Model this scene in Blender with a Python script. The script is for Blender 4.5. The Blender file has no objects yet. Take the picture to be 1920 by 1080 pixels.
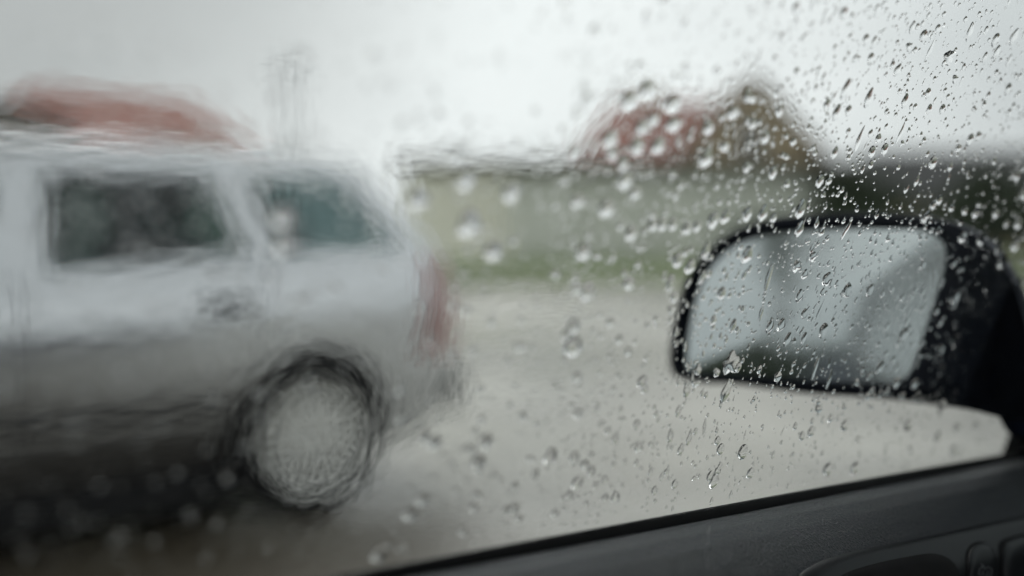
import bpy, bmesh, math, random
import numpy as np
from mathutils import Vector, Matrix, Euler
R = math.radians
SC = bpy.context.scene
COL = SC.collection

# ------------------------------------------------------------------ camera
FPX = 1867.0                       # focal length in pixels of the 1920 px wide frame (35 mm on 36 mm)
EYE = Vector((0, 0, 1.15))
cam_d = bpy.data.cameras.new('camera')
cam = bpy.data.objects.new('camera', cam_d); COL.objects.link(cam)
cam.location = EYE
cam.rotation_euler = Euler((R(90 - 2.76), 0, R(-38)))
cam_d.lens = 35; cam_d.sensor_width = 36
cam_d.clip_start = 0.02; cam_d.clip_end = 2000
cam_d.dof.use_dof = True
cam_d.dof.focus_distance = 0.600
cam_d.dof.aperture_fstop = 1.5
SC.camera = cam
CR = cam.rotation_euler.to_matrix()
def ray(px, py):
    return CR @ Vector(((px - 960) / FPX, (540 - py) / FPX, -1.0))
def project(p):
    q = CR.transposed() @ (Vector(p) - EYE)
    return 960 + FPX * q.x / -q.z, 540 - FPX * q.y / -q.z, -q.z
def at_depth(px, py, d): return EYE + ray(px, py) * d

# ------------------------------------------------------------------ sky and sun (overcast, raining)
SUN_EL, SUN_AZ = R(52), R(35)
W = bpy.data.worlds.new('World'); SC.world = W; W.use_nodes = True
nt = W.node_tree; nt.nodes.clear()
def N(t, k, **kw):
    n = t.nodes.new(k)
    for a, b in kw.items(): setattr(n, a, b)
    return n
sky = N(nt, 'ShaderNodeTexSky', sky_type='NISHITA', sun_disc=False, sun_elevation=SUN_EL, sun_rotation=SUN_AZ)
sky.air_density = 1.0; sky.dust_density = 6.0; sky.ozone_density = 1.0
hs = N(nt, 'ShaderNodeHueSaturation'); hs.inputs['Saturation'].default_value = 0.12; hs.inputs['Value'].default_value = 1.0
tc = N(nt, 'ShaderNodeTexCoord'); mp = N(nt, 'ShaderNodeMapping'); mp.inputs['Scale'].default_value = (1, 1, 2.2)
noi = N(nt, 'ShaderNodeTexNoise'); noi.inputs['Scale'].default_value = 1.4; noi.inputs['Detail'].default_value = 4
mp.inputs['Location'].default_value = (3.1, 1.7, 0.4)
rmp = N(nt, 'ShaderNodeValToRGB')
rmp.color_ramp.elements[0].position = 0.36; rmp.color_ramp.elements[0].color = (6.3, 6.6, 6.7, 1)
rmp.color_ramp.elements[1].position = 0.60; rmp.color_ramp.elements[1].color = (8.85, 9.12, 9.15, 1)
mx = N(nt, 'ShaderNodeMixRGB'); mx.inputs[0].default_value = 0.93          # cloud deck over the blue
bg = N(nt, 'ShaderNodeBackground'); bg.inputs['Strength'].default_value = 0.114
out = N(nt, 'ShaderNodeOutputWorld')
L = nt.links.new
L(sky.outputs[0], hs.inputs['Color']); L(hs.outputs[0], mx.inputs[1])
L(tc.outputs['Generated'], mp.inputs[0]); L(mp.outputs[0], noi.inputs[0]); L(noi.outputs[0], rmp.inputs[0]); L(rmp.outputs[0], mx.inputs[2])
cb = N(nt, 'ShaderNodeVectorMath', operation='DOT_PRODUCT'); cb.inputs[1].default_value = ray(-250, -420).normalized()
cr_ = N(nt, 'ShaderNodeMapRange', interpolation_type='SMOOTHSTEP'); cr_.inputs[1].default_value = 0.84; cr_.inputs[2].default_value = 1.0; cr_.inputs[3].default_value = 1.0; cr_.inputs[4].default_value = 0.52
cm = N(nt, 'ShaderNodeVectorMath', operation='SCALE')                      # a heavier cloud bank up to the left
L(tc.outputs['Generated'], cb.inputs[0]); L(cb.outputs['Value'], cr_.inputs[0]); L(cr_.outputs[0], cm.inputs['Scale']); L(mx.outputs[0], cm.inputs[0])
L(cm.outputs[0], bg.inputs['Color']); L(bg.outputs[0], out.inputs['Surface'])
sd = bpy.data.lights.new('sun', 'SUN'); sd.energy = 1.6; sd.angle = R(40); sd.color = (1, 0.985, 0.96)
sun = bpy.data.objects.new('sun', sd); COL.objects.link(sun)
sun.rotation_euler = Euler((R(90) - SUN_EL, 0, R(180) - SUN_AZ)); sun.location = (0, 0, 30)
SC.view_settings.view_transform = 'Standard'; SC.view_settings.look = 'None'
SC.view_settings.exposure = 0; SC.view_settings.gamma = 1
SC.cycles.max_bounces = 12; SC.cycles.transparent_max_bounces = 16; SC.cycles.transmission_bounces = 12
SC.cycles.use_denoising = True
SC.cycles.sample_clamp_indirect = 6

# ------------------------------------------------------------------ helpers
def put(name, me, parent=None, mats=(), kind=None, label=None, cat=None, group=None, smooth=False, loc=None):
    o = bpy.data.objects.new(name, me); COL.objects.link(o)
    for m in mats:
        if m.name not in [x.name for x in me.materials if x]: me.materials.append(m)
    if parent: o.parent = parent
    if kind: o['kind'] = kind
    if label: o['label'] = label
    if cat: o['category'] = cat
    if group: o['group'] = group
    if smooth:
        me.polygons.foreach_set('use_smooth', [True] * len(me.polygons))
    if loc is not None: o.location = loc
    return o
def thing(name, label, cat, loc=(0, 0, 0), rz=0, group=None):
    o = bpy.data.objects.new(name, None); COL.objects.link(o)
    o.location = loc; o.rotation_euler = (0, 0, rz); o['label'] = label; o['category'] = cat
    o.empty_display_size = 0.1
    if group: o['group'] = group
    return o
def mesh(verts, faces, name='mesh'):
    me = bpy.data.meshes.new(name); me.from_pydata([tuple(v) for v in verts], [], faces); me.update()
    bm = bmesh.new(); bm.from_mesh(me); bmesh.ops.recalc_face_normals(bm, faces=bm.faces); bm.to_mesh(me); bm.free()
    return me
def bm_mesh(bm, name='mesh'):
    bmesh.ops.recalc_face_normals(bm, faces=bm.faces)
    me = bpy.data.meshes.new(name); bm.to_mesh(me); bm.free(); return me
def add_box(bm, x0, x1, y0, y1, z0, z1, bev=0.0):
    r = bmesh.ops.create_cube(bm, size=1.0)
    bmesh.ops.transform(bm, matrix=Matrix.Translation(((x0+x1)/2, (y0+y1)/2, (z0+z1)/2)) @ Matrix.Diagonal((x1-x0, y1-y0, z1-z0, 1)), verts=r['verts'])
    if bev:
        es = list({e for v in r['verts'] for e in v.link_edges})
        bmesh.ops.bevel(bm, geom=es, offset=bev, segments=3, affect='EDGES', profile=0.6)
def box(x0, x1, y0, y1, z0, z1, bev=0.0):
    bm = bmesh.new(); add_box(bm, x0, x1, y0, y1, z0, z1, bev); return bm_mesh(bm)
def grid_faces(nu, nv, closed_v=False):
    f = []
    for i in range(nu - 1):
        for j in range(nv if closed_v else nv - 1):
            a = i * nv + j; b = i * nv + (j + 1) % nv
            f.append((a, b, b + nv, a + nv))
    return f
def prism(poly, f, t):
    """polygon poly in 2D, f(a,b,depth) -> point; a slab between depth 0 and t"""
    n = len(poly); v = [f(a, b, 0) for a, b in poly] + [f(a, b, t) for a, b in poly]
    return mesh(v, [tuple(range(n)), tuple(range(2*n-1, n-1, -1))] + [(i, (i+1) % n, n+(i+1) % n, n+i) for i in range(n)])
def lathe(prof, seg=48, axis='y'):
    v = []; n = len(prof)
    for k in range(seg):
        a = 2*math.pi*k/seg
        for r, h in prof:
            v.append((r*math.cos(a), h, r*math.sin(a)) if axis == 'y' else (r*math.cos(a), r*math.sin(a), h))
    f = []
    for k in range(seg):
        k2 = (k+1) % seg
        for j in range(n-1): f.append((k*n+j, k*n+j+1, k2*n+j+1, k2*n+j))
    me = mesh(v, f); bm = bmesh.new(); bm.from_mesh(me); bmesh.ops.remove_doubles(bm, verts=bm.verts, dist=1e-5)
    return bm_mesh(bm)
def spline(pts, n):
    """Catmull-Rom through closed 2D points"""
    o = []; m = len(pts)
    for i in range(m):
        p0, p1, p2, p3 = (np.array(pts[(i+k-1) % m], float) for k in range(4))
        for s in range(n):
            t = s/n
            o.append(tuple(0.5*((2*p1)+(-p0+p2)*t+(2*p0-5*p1+4*p2-p3)*t*t+(-p0+3*p1-3*p2+p3)*t**3)))
    return o

# ------------------------------------------------------------------ materials
def mat(name, col, rough=0.5, metal=0.0, spec=0.5, noise=None, bump=None, coat=0.0, col2=None, wet=None):
    """noise=(scale, amount) varies colour; bump=(scale, strength, distance); wet=(scale, rough_low)"""
    m = bpy.data.materials.new(name); m.use_nodes = True; t = m.node_tree; b = t.nodes['Principled BSDF']
    b.inputs['Base Color'].default_value = (*col, 1); b.inputs['Roughness'].default_value = rough
    b.inputs['Metallic'].default_value = metal; b.inputs['Specular IOR Level'].default_value = spec
    b.inputs['Coat Weight'].default_value = coat; b.inputs['Coat Roughness'].default_value = 0.05
    c = N(t, 'ShaderNodeTexCoord')
    if noise:
        n = N(t, 'ShaderNodeTexNoise'); n.inputs['Scale'].default_value = noise[0]; n.inputs['Detail'].default_value = 6
        n.inputs['Roughness'].default_value = 0.6
        r = N(t, 'ShaderNodeValToRGB'); r.color_ramp.elements[0].position = 0.32; r.color_ramp.elements[1].position = 0.68
        d = col2 or tuple(x * (1 - noise[1]) for x in col)
        r.color_ramp.elements[0].color = (*d, 1); r.color_ramp.elements[1].color = (*[min(1, x * (1 + noise[1]*0.5)) for x in col], 1)
        t.links.new(c.outputs['Object'], n.inputs[0]); t.links.new(n.outputs[0], r.inputs[0]); t.links.new(r.outputs[0], b.inputs['Base Color'])
    if wet:
        n = N(t, 'ShaderNodeTexNoise'); n.inputs['Scale'].default_value = wet[0]; n.inputs['Detail'].default_value = 5
        r = N(t, 'ShaderNodeMapRange'); r.inputs[1].default_value = 0.42; r.inputs[2].default_value = 0.6
        r.inputs[3].default_value = wet[1]; r.inputs[4].default_value = rough
        t.links.new(c.outputs['Object'], n.inputs[0]); t.links.new(n.outputs[0], r.inputs[0]); t.links.new(r.outputs[0], b.inputs['Roughness'])
    if bump:
        n = N(t, 'ShaderNodeTexNoise'); n.inputs['Scale'].default_value = bump[0]; n.inputs['Detail'].default_value = 4
        p = N(t, 'ShaderNodeBump'); p.inputs['Strength'].default_value = bump[1]; p.inputs['Distance'].default_value = bump[2]
        t.links.new(c.outputs['Object'], n.inputs[0]); t.links.new(n.outputs[0], p.inputs['Height']); t.links.new(p.outputs[0], b.inputs['Normal'])
    return m
def thin_glass(name, tint, ior=1.5, rough=0.0):
    m = bpy.data.materials.new(name); m.use_nodes = True; t = m.node_tree; t.nodes.clear()
    tr = N(t, 'ShaderNodeBsdfTransparent'); tr.inputs[0].default_value = (*tint, 1)
    gl = N(t, 'ShaderNodeBsdfGlossy'); gl.inputs['Roughness'].default_value = rough
    fr = N(t, 'ShaderNodeFresnel'); fr.inputs[0].default_value = ior
    mx = N(t, 'ShaderNodeMixShader'); o = N(t, 'ShaderNodeOutputMaterial')
    ge = N(t, 'ShaderNodeNewGeometry'); ml = N(t, 'ShaderNodeMath', operation='MULTIPLY_ADD'); ml.inputs[1].default_value = -1; ml.inputs[2].default_value = 1
    m2 = N(t, 'ShaderNodeMath', operation='MULTIPLY'); t.links.new(ge.outputs['Backfacing'], ml.inputs[0])
    t.links.new(ml.outputs[0], m2.inputs[0]); t.links.new(fr.outputs[0], m2.inputs[1])   # reflect once, at the front face
    t.links.new(m2.outputs[0], mx.inputs[0]); t.links.new(tr.outputs[0], mx.inputs[1]); t.links.new(gl.outputs[0], mx.inputs[2]); t.links.new(mx.outputs[0], o.inputs[0])
    return m
def water_mat(name, bump=None):
    m = bpy.data.materials.new(name); m.use_nodes = True; t = m.node_tree; t.nodes.clear()
    g = N(t, 'ShaderNodeBsdfGlass'); g.inputs['IOR'].default_value = 1.333; g.inputs['Roughness'].default_value = 0.0
    o = N(t, 'ShaderNodeOutputMaterial'); t.links.new(g.outputs[0], o.inputs[0])
    if bump:
        c = N(t, 'ShaderNodeTexCoord'); mpn = N(t, 'ShaderNodeMapping'); mpn.inputs['Scale'].default_value = (1, 1, 0.55)
        mpn.inputs['Rotation'].default_value = (0, R(12), 0)
        n = N(t, 'ShaderNodeTexNoise'); n.inputs['Scale'].default_value = bump[0]; n.inputs['Detail'].default_value = 2.5
        n2 = N(t, 'ShaderNodeTexNoise'); n2.inputs['Scale'].default_value = 9
        r = N(t, 'ShaderNodeMapRange'); r.inputs[1].default_value = 0.35; r.inputs[2].default_value = 0.65; r.inputs[3].default_value = 0.25
        p = N(t, 'ShaderNodeBump'); p.inputs['Strength'].default_value = bump[1]; p.inputs['Distance'].default_value = bump[2]
        ml = N(t, 'ShaderNodeMath', operation='MULTIPLY')
        t.links.new(c.outputs['Object'], mpn.inputs[0]); t.links.new(mpn.outputs[0], n.inputs[0]); t.links.new(c.outputs['Object'], n2.inputs[0])
        t.links.new(n2.outputs[0], r.inputs[0]); t.links.new(n.outputs[0], ml.inputs[0]); t.links.new(r.outputs[0], ml.inputs[1])
        sx = N(t, 'ShaderNodeSeparateXYZ'); fx = N(t, 'ShaderNodeMapRange', interpolation_type='SMOOTHSTEP'); fx.inputs[1].default_value = 0.20; fx.inputs[2].default_value = 0.44; fx.inputs[3].default_value = 1; fx.inputs[4].default_value = 0.03
        m3 = N(t, 'ShaderNodeMath', operation='MULTIPLY'); t.links.new(c.outputs['Object'], sx.inputs[0]); t.links.new(sx.outputs[0], fx.inputs[0])
        t.links.new(ml.outputs[0], m3.inputs[0]); t.links.new(fx.outputs[0], m3.inputs[1]); t.links.new(m3.outputs[0], p.inputs['Height']); t.links.new(p.outputs[0], g.inputs['Normal'])
    return m
M = {}
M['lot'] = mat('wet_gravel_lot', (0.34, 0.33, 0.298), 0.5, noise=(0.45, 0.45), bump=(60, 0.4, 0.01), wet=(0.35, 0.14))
def mud_and_shade(m, centre, radius, col):
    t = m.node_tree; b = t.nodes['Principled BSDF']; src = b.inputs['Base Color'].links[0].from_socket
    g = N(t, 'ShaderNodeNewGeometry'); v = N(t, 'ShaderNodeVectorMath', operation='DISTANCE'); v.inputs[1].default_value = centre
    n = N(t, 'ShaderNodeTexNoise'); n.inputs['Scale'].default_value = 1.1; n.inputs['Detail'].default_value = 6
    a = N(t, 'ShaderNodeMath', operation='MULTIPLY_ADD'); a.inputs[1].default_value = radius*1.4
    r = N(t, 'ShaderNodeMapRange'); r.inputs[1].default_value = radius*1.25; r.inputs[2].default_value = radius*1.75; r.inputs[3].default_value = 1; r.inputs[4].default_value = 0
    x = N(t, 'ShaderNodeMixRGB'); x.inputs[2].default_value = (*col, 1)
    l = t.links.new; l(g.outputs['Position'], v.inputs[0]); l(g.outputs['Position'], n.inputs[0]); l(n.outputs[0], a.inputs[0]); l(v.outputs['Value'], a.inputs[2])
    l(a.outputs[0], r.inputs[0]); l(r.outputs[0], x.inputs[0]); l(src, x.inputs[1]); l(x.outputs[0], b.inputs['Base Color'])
mud_and_shade(M['lot'], (0.7, 3.3, 0), 1.7, (0.06, 0.05, 0.036))  # brown mud; the shade beside the silver car is painted into its dark tone
M['grass'] = mat('wet_grass', (0.125, 0.165, 0.065), 0.8, noise=(1.5, 0.4), bump=(30, 0.8, 0.05))
M['kerb'] = mat('kerb_concrete', (0.34, 0.33, 0.30), 0.7, noise=(4, 0.3))
M['silver'] = mat('silver_paint', (0.57, 0.585, 0.60), 0.27, metal=0.9, coat=0.4, noise=(400, 0.05))
M['bumper'] = mat('grey_bumper_plastic', (0.27, 0.27, 0.26), 0.5, noise=(6, 0.2))
M['lower_shade'] = mat('painted_lower_flank_shade', (0.060, 0.056, 0.052), 0.55, noise=(6, 0.4))  # dark tone painting the shade low on the silver flank
M['navy'] = mat('navy_paint', (0.008, 0.013, 0.028), 0.45, spec=0.2, coat=0.0, noise=(300, 0.1))
M['mirror_shell'] = mat('mirror_shell_paint', (0.005, 0.010, 0.026), 0.5, spec=0.18, coat=0.0, noise=(200, 0.1))
M['bezel'] = mat('mirror_bezel_plastic', (0.003, 0.005, 0.010), 0.6, spec=0.12, noise=(90, 0.3))
M['rubber'] = mat('black_rubber', (0.007, 0.0075, 0.008), 0.6, spec=0.25, noise=(50, 0.2))
M['plastic'] = mat('black_plastic', (0.013, 0.014, 0.016), 0.6, spec=0.3, noise=(80, 0.2), bump=(400, 0.2, 0.0005))
M['tyre'] = mat('tyre_rubber', (0.012, 0.012, 0.013), 0.8, spec=0.25, noise=(30, 0.3), bump=(80, 0.4, 0.002))
M['rim'] = mat('painted_alloy', (0.66, 0.66, 0.63), 0.4, metal=0.25, noise=(20, 0.15))
M['seat'] = mat('grey_seat_cloth', (0.11, 0.12, 0.12), 0.9, noise=(60, 0.3))
M['redlamp'] = mat('red_lamp_lens', (0.34, 0.20, 0.19), 0.15, coat=0.8, noise=(60, 0.2))
M['redroof'] = mat('red_roof_tiles', (0.22, 0.085, 0.062), 0.75, noise=(1.2, 0.3), bump=(12, 0.5, 0.03))
M['greyroof'] = mat('dark_grey_roof', (0.055, 0.056, 0.056), 0.9, spec=0.15, noise=(1.2, 0.3), bump=(12, 0.5, 0.03))
M['brownroof'] = mat('brown_roof_felt', (0.085, 0.075, 0.062), 0.8, noise=(2, 0.3))
M['wingroof'] = mat('brown_roof_tiles', (0.17, 0.125, 0.095), 0.8, noise=(1.2, 0.3), bump=(12, 0.5, 0.03))
M['cream'] = mat('cream_render', (0.86, 0.84, 0.72), 0.85, noise=(1.0, 0.18))
M['greywall'] = mat('grey_render', (0.66, 0.675, 0.60), 0.85, noise=(1.0, 0.18))
M['tan'] = mat('tan_brick', (0.40, 0.32, 0.21), 0.85, noise=(3.0, 0.25), bump=(20, 0.4, 0.02))
M['white'] = mat('white_window_frame', (0.7, 0.7, 0.68), 0.5, noise=(8, 0.08))
M['wood'] = mat('weathered_wood', (0.16, 0.13, 0.10), 0.8, noise=(6, 0.3))
M['leaf'] = mat('dark_foliage', (0.045, 0.065, 0.03), 0.7, noise=(3, 0.5))
M['bark'] = mat('bark', (0.09, 0.075, 0.06), 0.9, noise=(10, 0.4))
M['metal'] = mat('grey_steel', (0.28, 0.29, 0.30), 0.5, metal=0.5, noise=(10, 0.2))
M['winglass'] = mat('house_window_glass', (0.03, 0.035, 0.04), 0.08, noise=(2, 0.3))
M['tint'] = thin_glass('tinted_car_glass', (0.58, 0.65, 0.65))
M['pane'] = thin_glass('side_window_glass', (0.965, 0.98, 0.975), 1.35)
M['windscreen'] = thin_glass('dimming_windscreen_glass', (0.55, 0.60, 0.60))  # unseen screen, darkened to cut the light falling on the door panel
M['water'] = water_mat('rain_water')
M['film'] = water_mat('water_film', (190, 0.6, 0.00064))
# leather-grained trim
def leather():
    m = mat('grained_vinyl', (0.010, 0.016, 0.024), 0.30, noise=(14, 0.15), spec=0.6)
    t = m.node_tree; b = t.nodes['Principled BSDF']
    c = N(t, 'ShaderNodeTexCoord'); v = N(t, 'ShaderNodeTexVoronoi', feature='DISTANCE_TO_EDGE'); v.inputs['Scale'].default_value = 520
    n = N(t, 'ShaderNodeTexNoise'); n.inputs['Scale'].default_value = 400; n.inputs['Detail'].default_value = 3
    mxn = N(t, 'ShaderNodeMixRGB'); mxn.inputs[0].default_value = 0.004
    t.links.new(c.outputs['Object'], mxn.inputs[1]); t.links.new(n.outputs['Color'], mxn.inputs[2])
    t.links.new(mxn.outputs[0], v.inputs[0]); t.links.new(c.outputs['Object'], n.inputs[0])
    mr = N(t, 'ShaderNodeMapRange'); mr.inputs[2].default_value = 0.35
    p = N(t, 'ShaderNodeBump'); p.inputs['Strength'].default_value = 1.0; p.inputs['Distance'].default_value = 0.00055
    t.links.new(v.outputs[0], mr.inputs[0]); t.links.new(mr.outputs[0], p.inputs['Height']); t.links.new(p.outputs[0], b.inputs['Normal'])
    return m
M['leather'] = leather()
M['switch'] = mat('satin_switch_plastic', (0.010, 0.012, 0.015), 0.42, spec=0.35, noise=(60, 0.1))
M['dark'] = mat('matt_black_liner', (0.008, 0.008, 0.009), 0.95, noise=(40, 0.2))
M['icon'] = mat('grey_printed_symbol', (0.22, 0.23, 0.24), 0.6, noise=(300, 0.05))
M['headliner'] = mat('headliner_cloth', (0.12, 0.12, 0.12), 0.95, noise=(60, 0.2))
def mirror_mat():
    m = bpy.data.materials.new('mirror_silvering'); m.use_nodes = True; b = m.node_tree.nodes['Principled BSDF']
    b.inputs['Base Color'].default_value = (0.54, 0.58, 0.58, 1); b.inputs['Metallic'].default_value = 1
    t = m.node_tree; c = N(t, 'ShaderNodeTexCoord'); n = N(t, 'ShaderNodeTexNoise'); n.inputs['Scale'].default_value = 60
    r = N(t, 'ShaderNodeMapRange'); r.inputs[3].default_value = 0.03; r.inputs[4].default_value = 0.14
    t.links.new(c.outputs['Object'], n.inputs[0]); t.links.new(n.outputs[0], r.inputs[0]); t.links.new(r.outputs[0], b.inputs['Roughness'])
    return m
M['mirror'] = mirror_mat()

# ================================================================== SETTING
def ground_z(x, y):
    return 0.0
VR = CR @ Vector((1, 0, 0)); RZ = math.atan2(VR.y, VR.x)      # the street behind the lot runs square to the line of sight
VV = Vector((-VR.y, VR.x, 0))
def street(u, v, z): q = VR*u + VV*v; return (q.x, q.y, z)
put('ground', mesh([(-600, -600, -0.02), (700, -600, -0.02), (700, 700, -0.02), (-600, 700, -0.02)], [(0, 1, 2, 3)]), mats=[M['grass']], kind='structure')
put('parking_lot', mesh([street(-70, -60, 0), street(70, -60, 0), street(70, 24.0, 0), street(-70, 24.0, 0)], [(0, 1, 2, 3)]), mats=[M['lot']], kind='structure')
bm = bmesh.new(); add_box(bm, -70, 70, 24.0, 24.18, -0.05, 0.12, 0.02); bmesh.ops.rotate(bm, verts=bm.verts, cent=(0, 0, 0), matrix=Matrix.Rotation(RZ, 3, 'Z'))
put('kerb', bm_mesh(bm), mats=[M['kerb']], kind='structure')
nx, ny = 110, 24; rng = random.Random(3); vv = []
for i in range(nx):
    for j in range(ny):
        x = -70 + 140*i/(nx-1); y = 24.18 + 60*j/(ny-1)
        q = min(1, (y-24.18)/5.0); q = q*q*(3-2*q)
        vv.append(street(x, y, 0.06 + 0.58*q + (0.04*math.sin(x*0.7)*q) + rng.uniform(-0.02, 0.02)))
put('grass_bank', mesh(vv, grid_faces(nx, ny)), mats=[M['grass']], kind='structure', smooth=True)

# ---- buildings: local frame, x along the front, y depth, z up
def gable_roof(w, d, z0, z1, over=0.35, th=0.16, axis='x'):
    """two pitched slabs; ridge along x (axis x) or along y"""
    if axis == 'x':
        pts = [(-over, -over, z0), (w+over, -over, z0), (w+over, d/2, z1), (-over, d/2, z1), (-over, d+over, z0), (w+over, d+over, z0)]
        fs = [(0, 1, 2, 3), (3, 2, 5, 4)]
    else:
        pts = [(-over, -over, z0), (-over, d+over, z0), (w/2, d+over, z1), (w/2, -over, z1), (w+over, -over, z0), (w+over, d+over, z0)]
        fs = [(0, 1, 2, 3), (3, 2, 5, 4)]
    n = len(pts); v = pts + [(a, b, c-th) for a, b, c in pts]
    edge = [(0, 1), (1, 2), (2, 5), (5, 4), (4, 3), (3, 0)]
    return mesh(v, fs + [tuple(i+n for i in f[::-1]) for f in fs] + [(a, b, b+n, a+n) for a, b in edge])
def hip_roof(w, d, z0, z1, over=0.4, inset=None, th=0.16):
    k = inset if inset is not None else d/2
    p = [(-over, -over, z0), (w+over, -over, z0), (w+over, d+over, z0), (-over, d+over, z0), (k, d/2, z1), (w-k, d/2, z1)]
    b = [(-over, -over, z0-th), (w+over, -over, z0-th), (w+over, d+over, z0-th), (-over, d+over, z0-th)]
    return mesh(p+b, [(0, 1, 5, 4), (1, 2, 5), (2, 3, 4, 5), (3, 0, 4), (0, 1, 7, 6), (1, 2, 8, 7), (2, 3, 9, 8), (3, 0, 6, 9), (6, 7, 8, 9)])
def add_window(root, x, y, z, w, h, face='front'):
    bm = bmesh.new(); t = 0.07; f = 0.05
    def bx(a0, a1, z0, z1, d0, d1):
        if face == 'front': add_box(bm, a0, a1, y-d1, y-d0, z0, z1)
        else: add_box(bm, x+d0, x+d1, a0, a1, z0, z1)
    a = x if face == 'front' else y
    bx(a, a+t, z, z+h, -0.02, f); bx(a+w-t, a+w, z, z+h, -0.02, f)
    bx(a+t, a+w-t, z, z+t, -0.02, f); bx(a+t, a+w-t, z+h-t, z+h, -0.02, f); bx(a+w/2-0.03, a+w/2+0.03, z+t, z+h-t, -0.02, f-0.005)
    fr = put('window', bm_mesh(bm), root, [M['white']])
    bm = bmesh.new()
    if face == 'front': add_box(bm, x+t, x+w-t, y-0.02, y-0.005, z+t, z+h-t)
    else: add_box(bm, x+0.005, x+0.02, y+t, y+w-t, z+t, z+h-t)
    put('pane', bm_mesh(bm), fr, [M['winglass']])
    bm = bmesh.new()
    if face == 'front': add_box(bm, x-0.05, x+w+0.05, y-0.12, y, z-0.07, z-0.002)
    else: add_box(bm, x, x+0.12, y-0.05, y+w+0.05, z-0.07, z-0.002)
    put('sill', bm_mesh(bm), fr, [M['kerb']])
def place(px0, depth, ztop=None):
    p = at_depth(px0, 450, depth); return p.x, p.y


def house(name, label, px, depth, w, d, z0, ze, zr, wallm, roofm, kind='gable', axis='x', rz=0.0, wins=(), chimney=None, inset=None, group=None):
    p = at_depth(px, 450, depth)
    t = thing(name, label, 'house' if 'garage' not in name else 'garage', (p.x, p.y, z0), RZ + rz, group)
    h = ze - z0; r = zr - z0
    if kind == 'gable':
        if axis == 'x': poly = None
        bm = bmesh.new(); add_box(bm, 0, w, 0, d, -0.4, h)
        me = bm_mesh(bm); put('wall', me, t, [wallm])
        if axis == 'y':
            for yy in (0.0, d-0.25): put('gable_wall', prism([(0, h), (w, h), (w/2, r-0.12)], lambda a, b, k, yy=yy: (a, yy+0.25*k, b), 1), t, [wallm])
        else:
            for xx in (0.0, w-0.25): put('gable_wall', prism([(0, h), (d, h), (d/2, r-0.12)], lambda a, b, k, xx=xx: (xx+0.25*k, a, b), 1), t, [wallm])
        rf = put('roof', gable_roof(w, d, h+0.02, r+0.1, axis=axis), t, [roofm])
    else:
        put('wall', box(0, w, 0, d, -0.4, h), t, [wallm])
        rf = put('roof', hip_roof(w, d, h+0.16, r+0.1, inset=inset), t, [roofm])
    if chimney:
        cx, cz = chimney
        put('chimney', box(cx-0.3, cx+0.3, d/2-0.3, d/2+0.3, r-1.0, r+cz, 0.02), rf, [M['tan']])
    for (wx, wz, ww, wh) in wins: add_window(t, wx, 0.0, wz, ww, wh)
    return t

# low garage block: cream part, then grey part
g = house('garage_block', 'long low building with brown flat roof edge and cream wall beyond the wet lot', 775, 31, 4.1, 6, 0.6, 3.45, 3.5, M['cream'], M['brownroof'], 'gable', rz=0.0) if False else None
p = at_depth(765, 450, 31)
g = thing('garage_block', 'long low garage block with cream left wall and dark brown roof edge beyond the lot', 'garage', (p.x, p.y, 0.55), RZ)
put('wall', box(0, 3.1, 0, 6, -0.5, 2.75), g, [M['cream']])
put('wall', box(3.1, 13.5, 0.15, 6, -0.5, 2.75), g, [M['greywall']])
rf = put('roof', mesh([(-.3, -.45, 2.76), (13.8, -.45, 2.76), (13.8, 6.3, 2.76), (-.3, 6.3, 2.76), (-.3, -.45, 3.05), (13.8, -.45, 3.05), (13.8, 6.3, 3.35), (-.3, 6.3, 3.35)],
     [(0, 1, 2, 3), (4, 5, 6, 7), (0, 1, 5, 4), (1, 2, 6, 5), (2, 3, 7, 6), (3, 0, 4, 7)]), g, [M['brownroof']])
for k in range(5):
    x0 = 0.5 + 2.6*k
    dr = put('garage_door', box(x0, x0+2.1, (-0.05 if k < 1 else 0.1), (-0.002 if k < 1 else 0.148), -0.1, 2.05), g, [M['cream'] if k < 1 else M['greywall']])
    for q in range(4):
        yy = -0.05 if k < 1 else 0.1
        put('panel', box(x0+0.08, x0+2.02, yy-0.03, yy-0.002, 0.0+0.5*q, 0.44+0.5*q, 0.01), dr, [M['cream'] if k < 1 else M['greywall']])

# house with red roof and tan gable behind the garages
p = at_depth(1085, 450, 41)
h1 = thing('house', 'house with red hipped roof and tan brick gable rising behind the garage block', 'house', (p.x, p.y, 0.6), RZ)
put('wall', box(0, 8.9, 0, 8, -0.4, 3.6), h1, [M['tan']])
rf = put('roof', hip_roof(8.9, 8, 3.77, 6.75, inset=2.0), h1, [M['redroof']])
put('chimney', box(3.2, 3.8, 3.4, 4.0, 5.9, 7.2, 0.02), rf, [M['tan']])
put('wing', box(4.0, 9.6, -1.6, 0.0, -0.4, 3.6), h1, [M['tan']])
for yy in (-1.6,): put('gable_wall', prism([(4.0, 3.6), (9.6, 3.6), (6.8, 6.85)], lambda a, b, k: (a, -1.6+0.3*k, b), 1), h1, [M['tan']])
me = gable_roof(5.6, 6.0, 3.62, 7.05, axis='y', over=0.3)
o = put('wing_roof', me, h1, [M['wingroof']]); o.location = (4.0, -1.6, 0)
add_window(h1, 6.1, -1.6, 4.0, 1.1, 1.2); add_window(h1, 5.2, -1.6, 1.2, 1.2, 1.3); add_window(h1, 7.2, -1.6, 1.2, 1.2, 1.3)
add_window(h1, 1.2, 0.0, 1.2, 1.4, 1.3)

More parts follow.
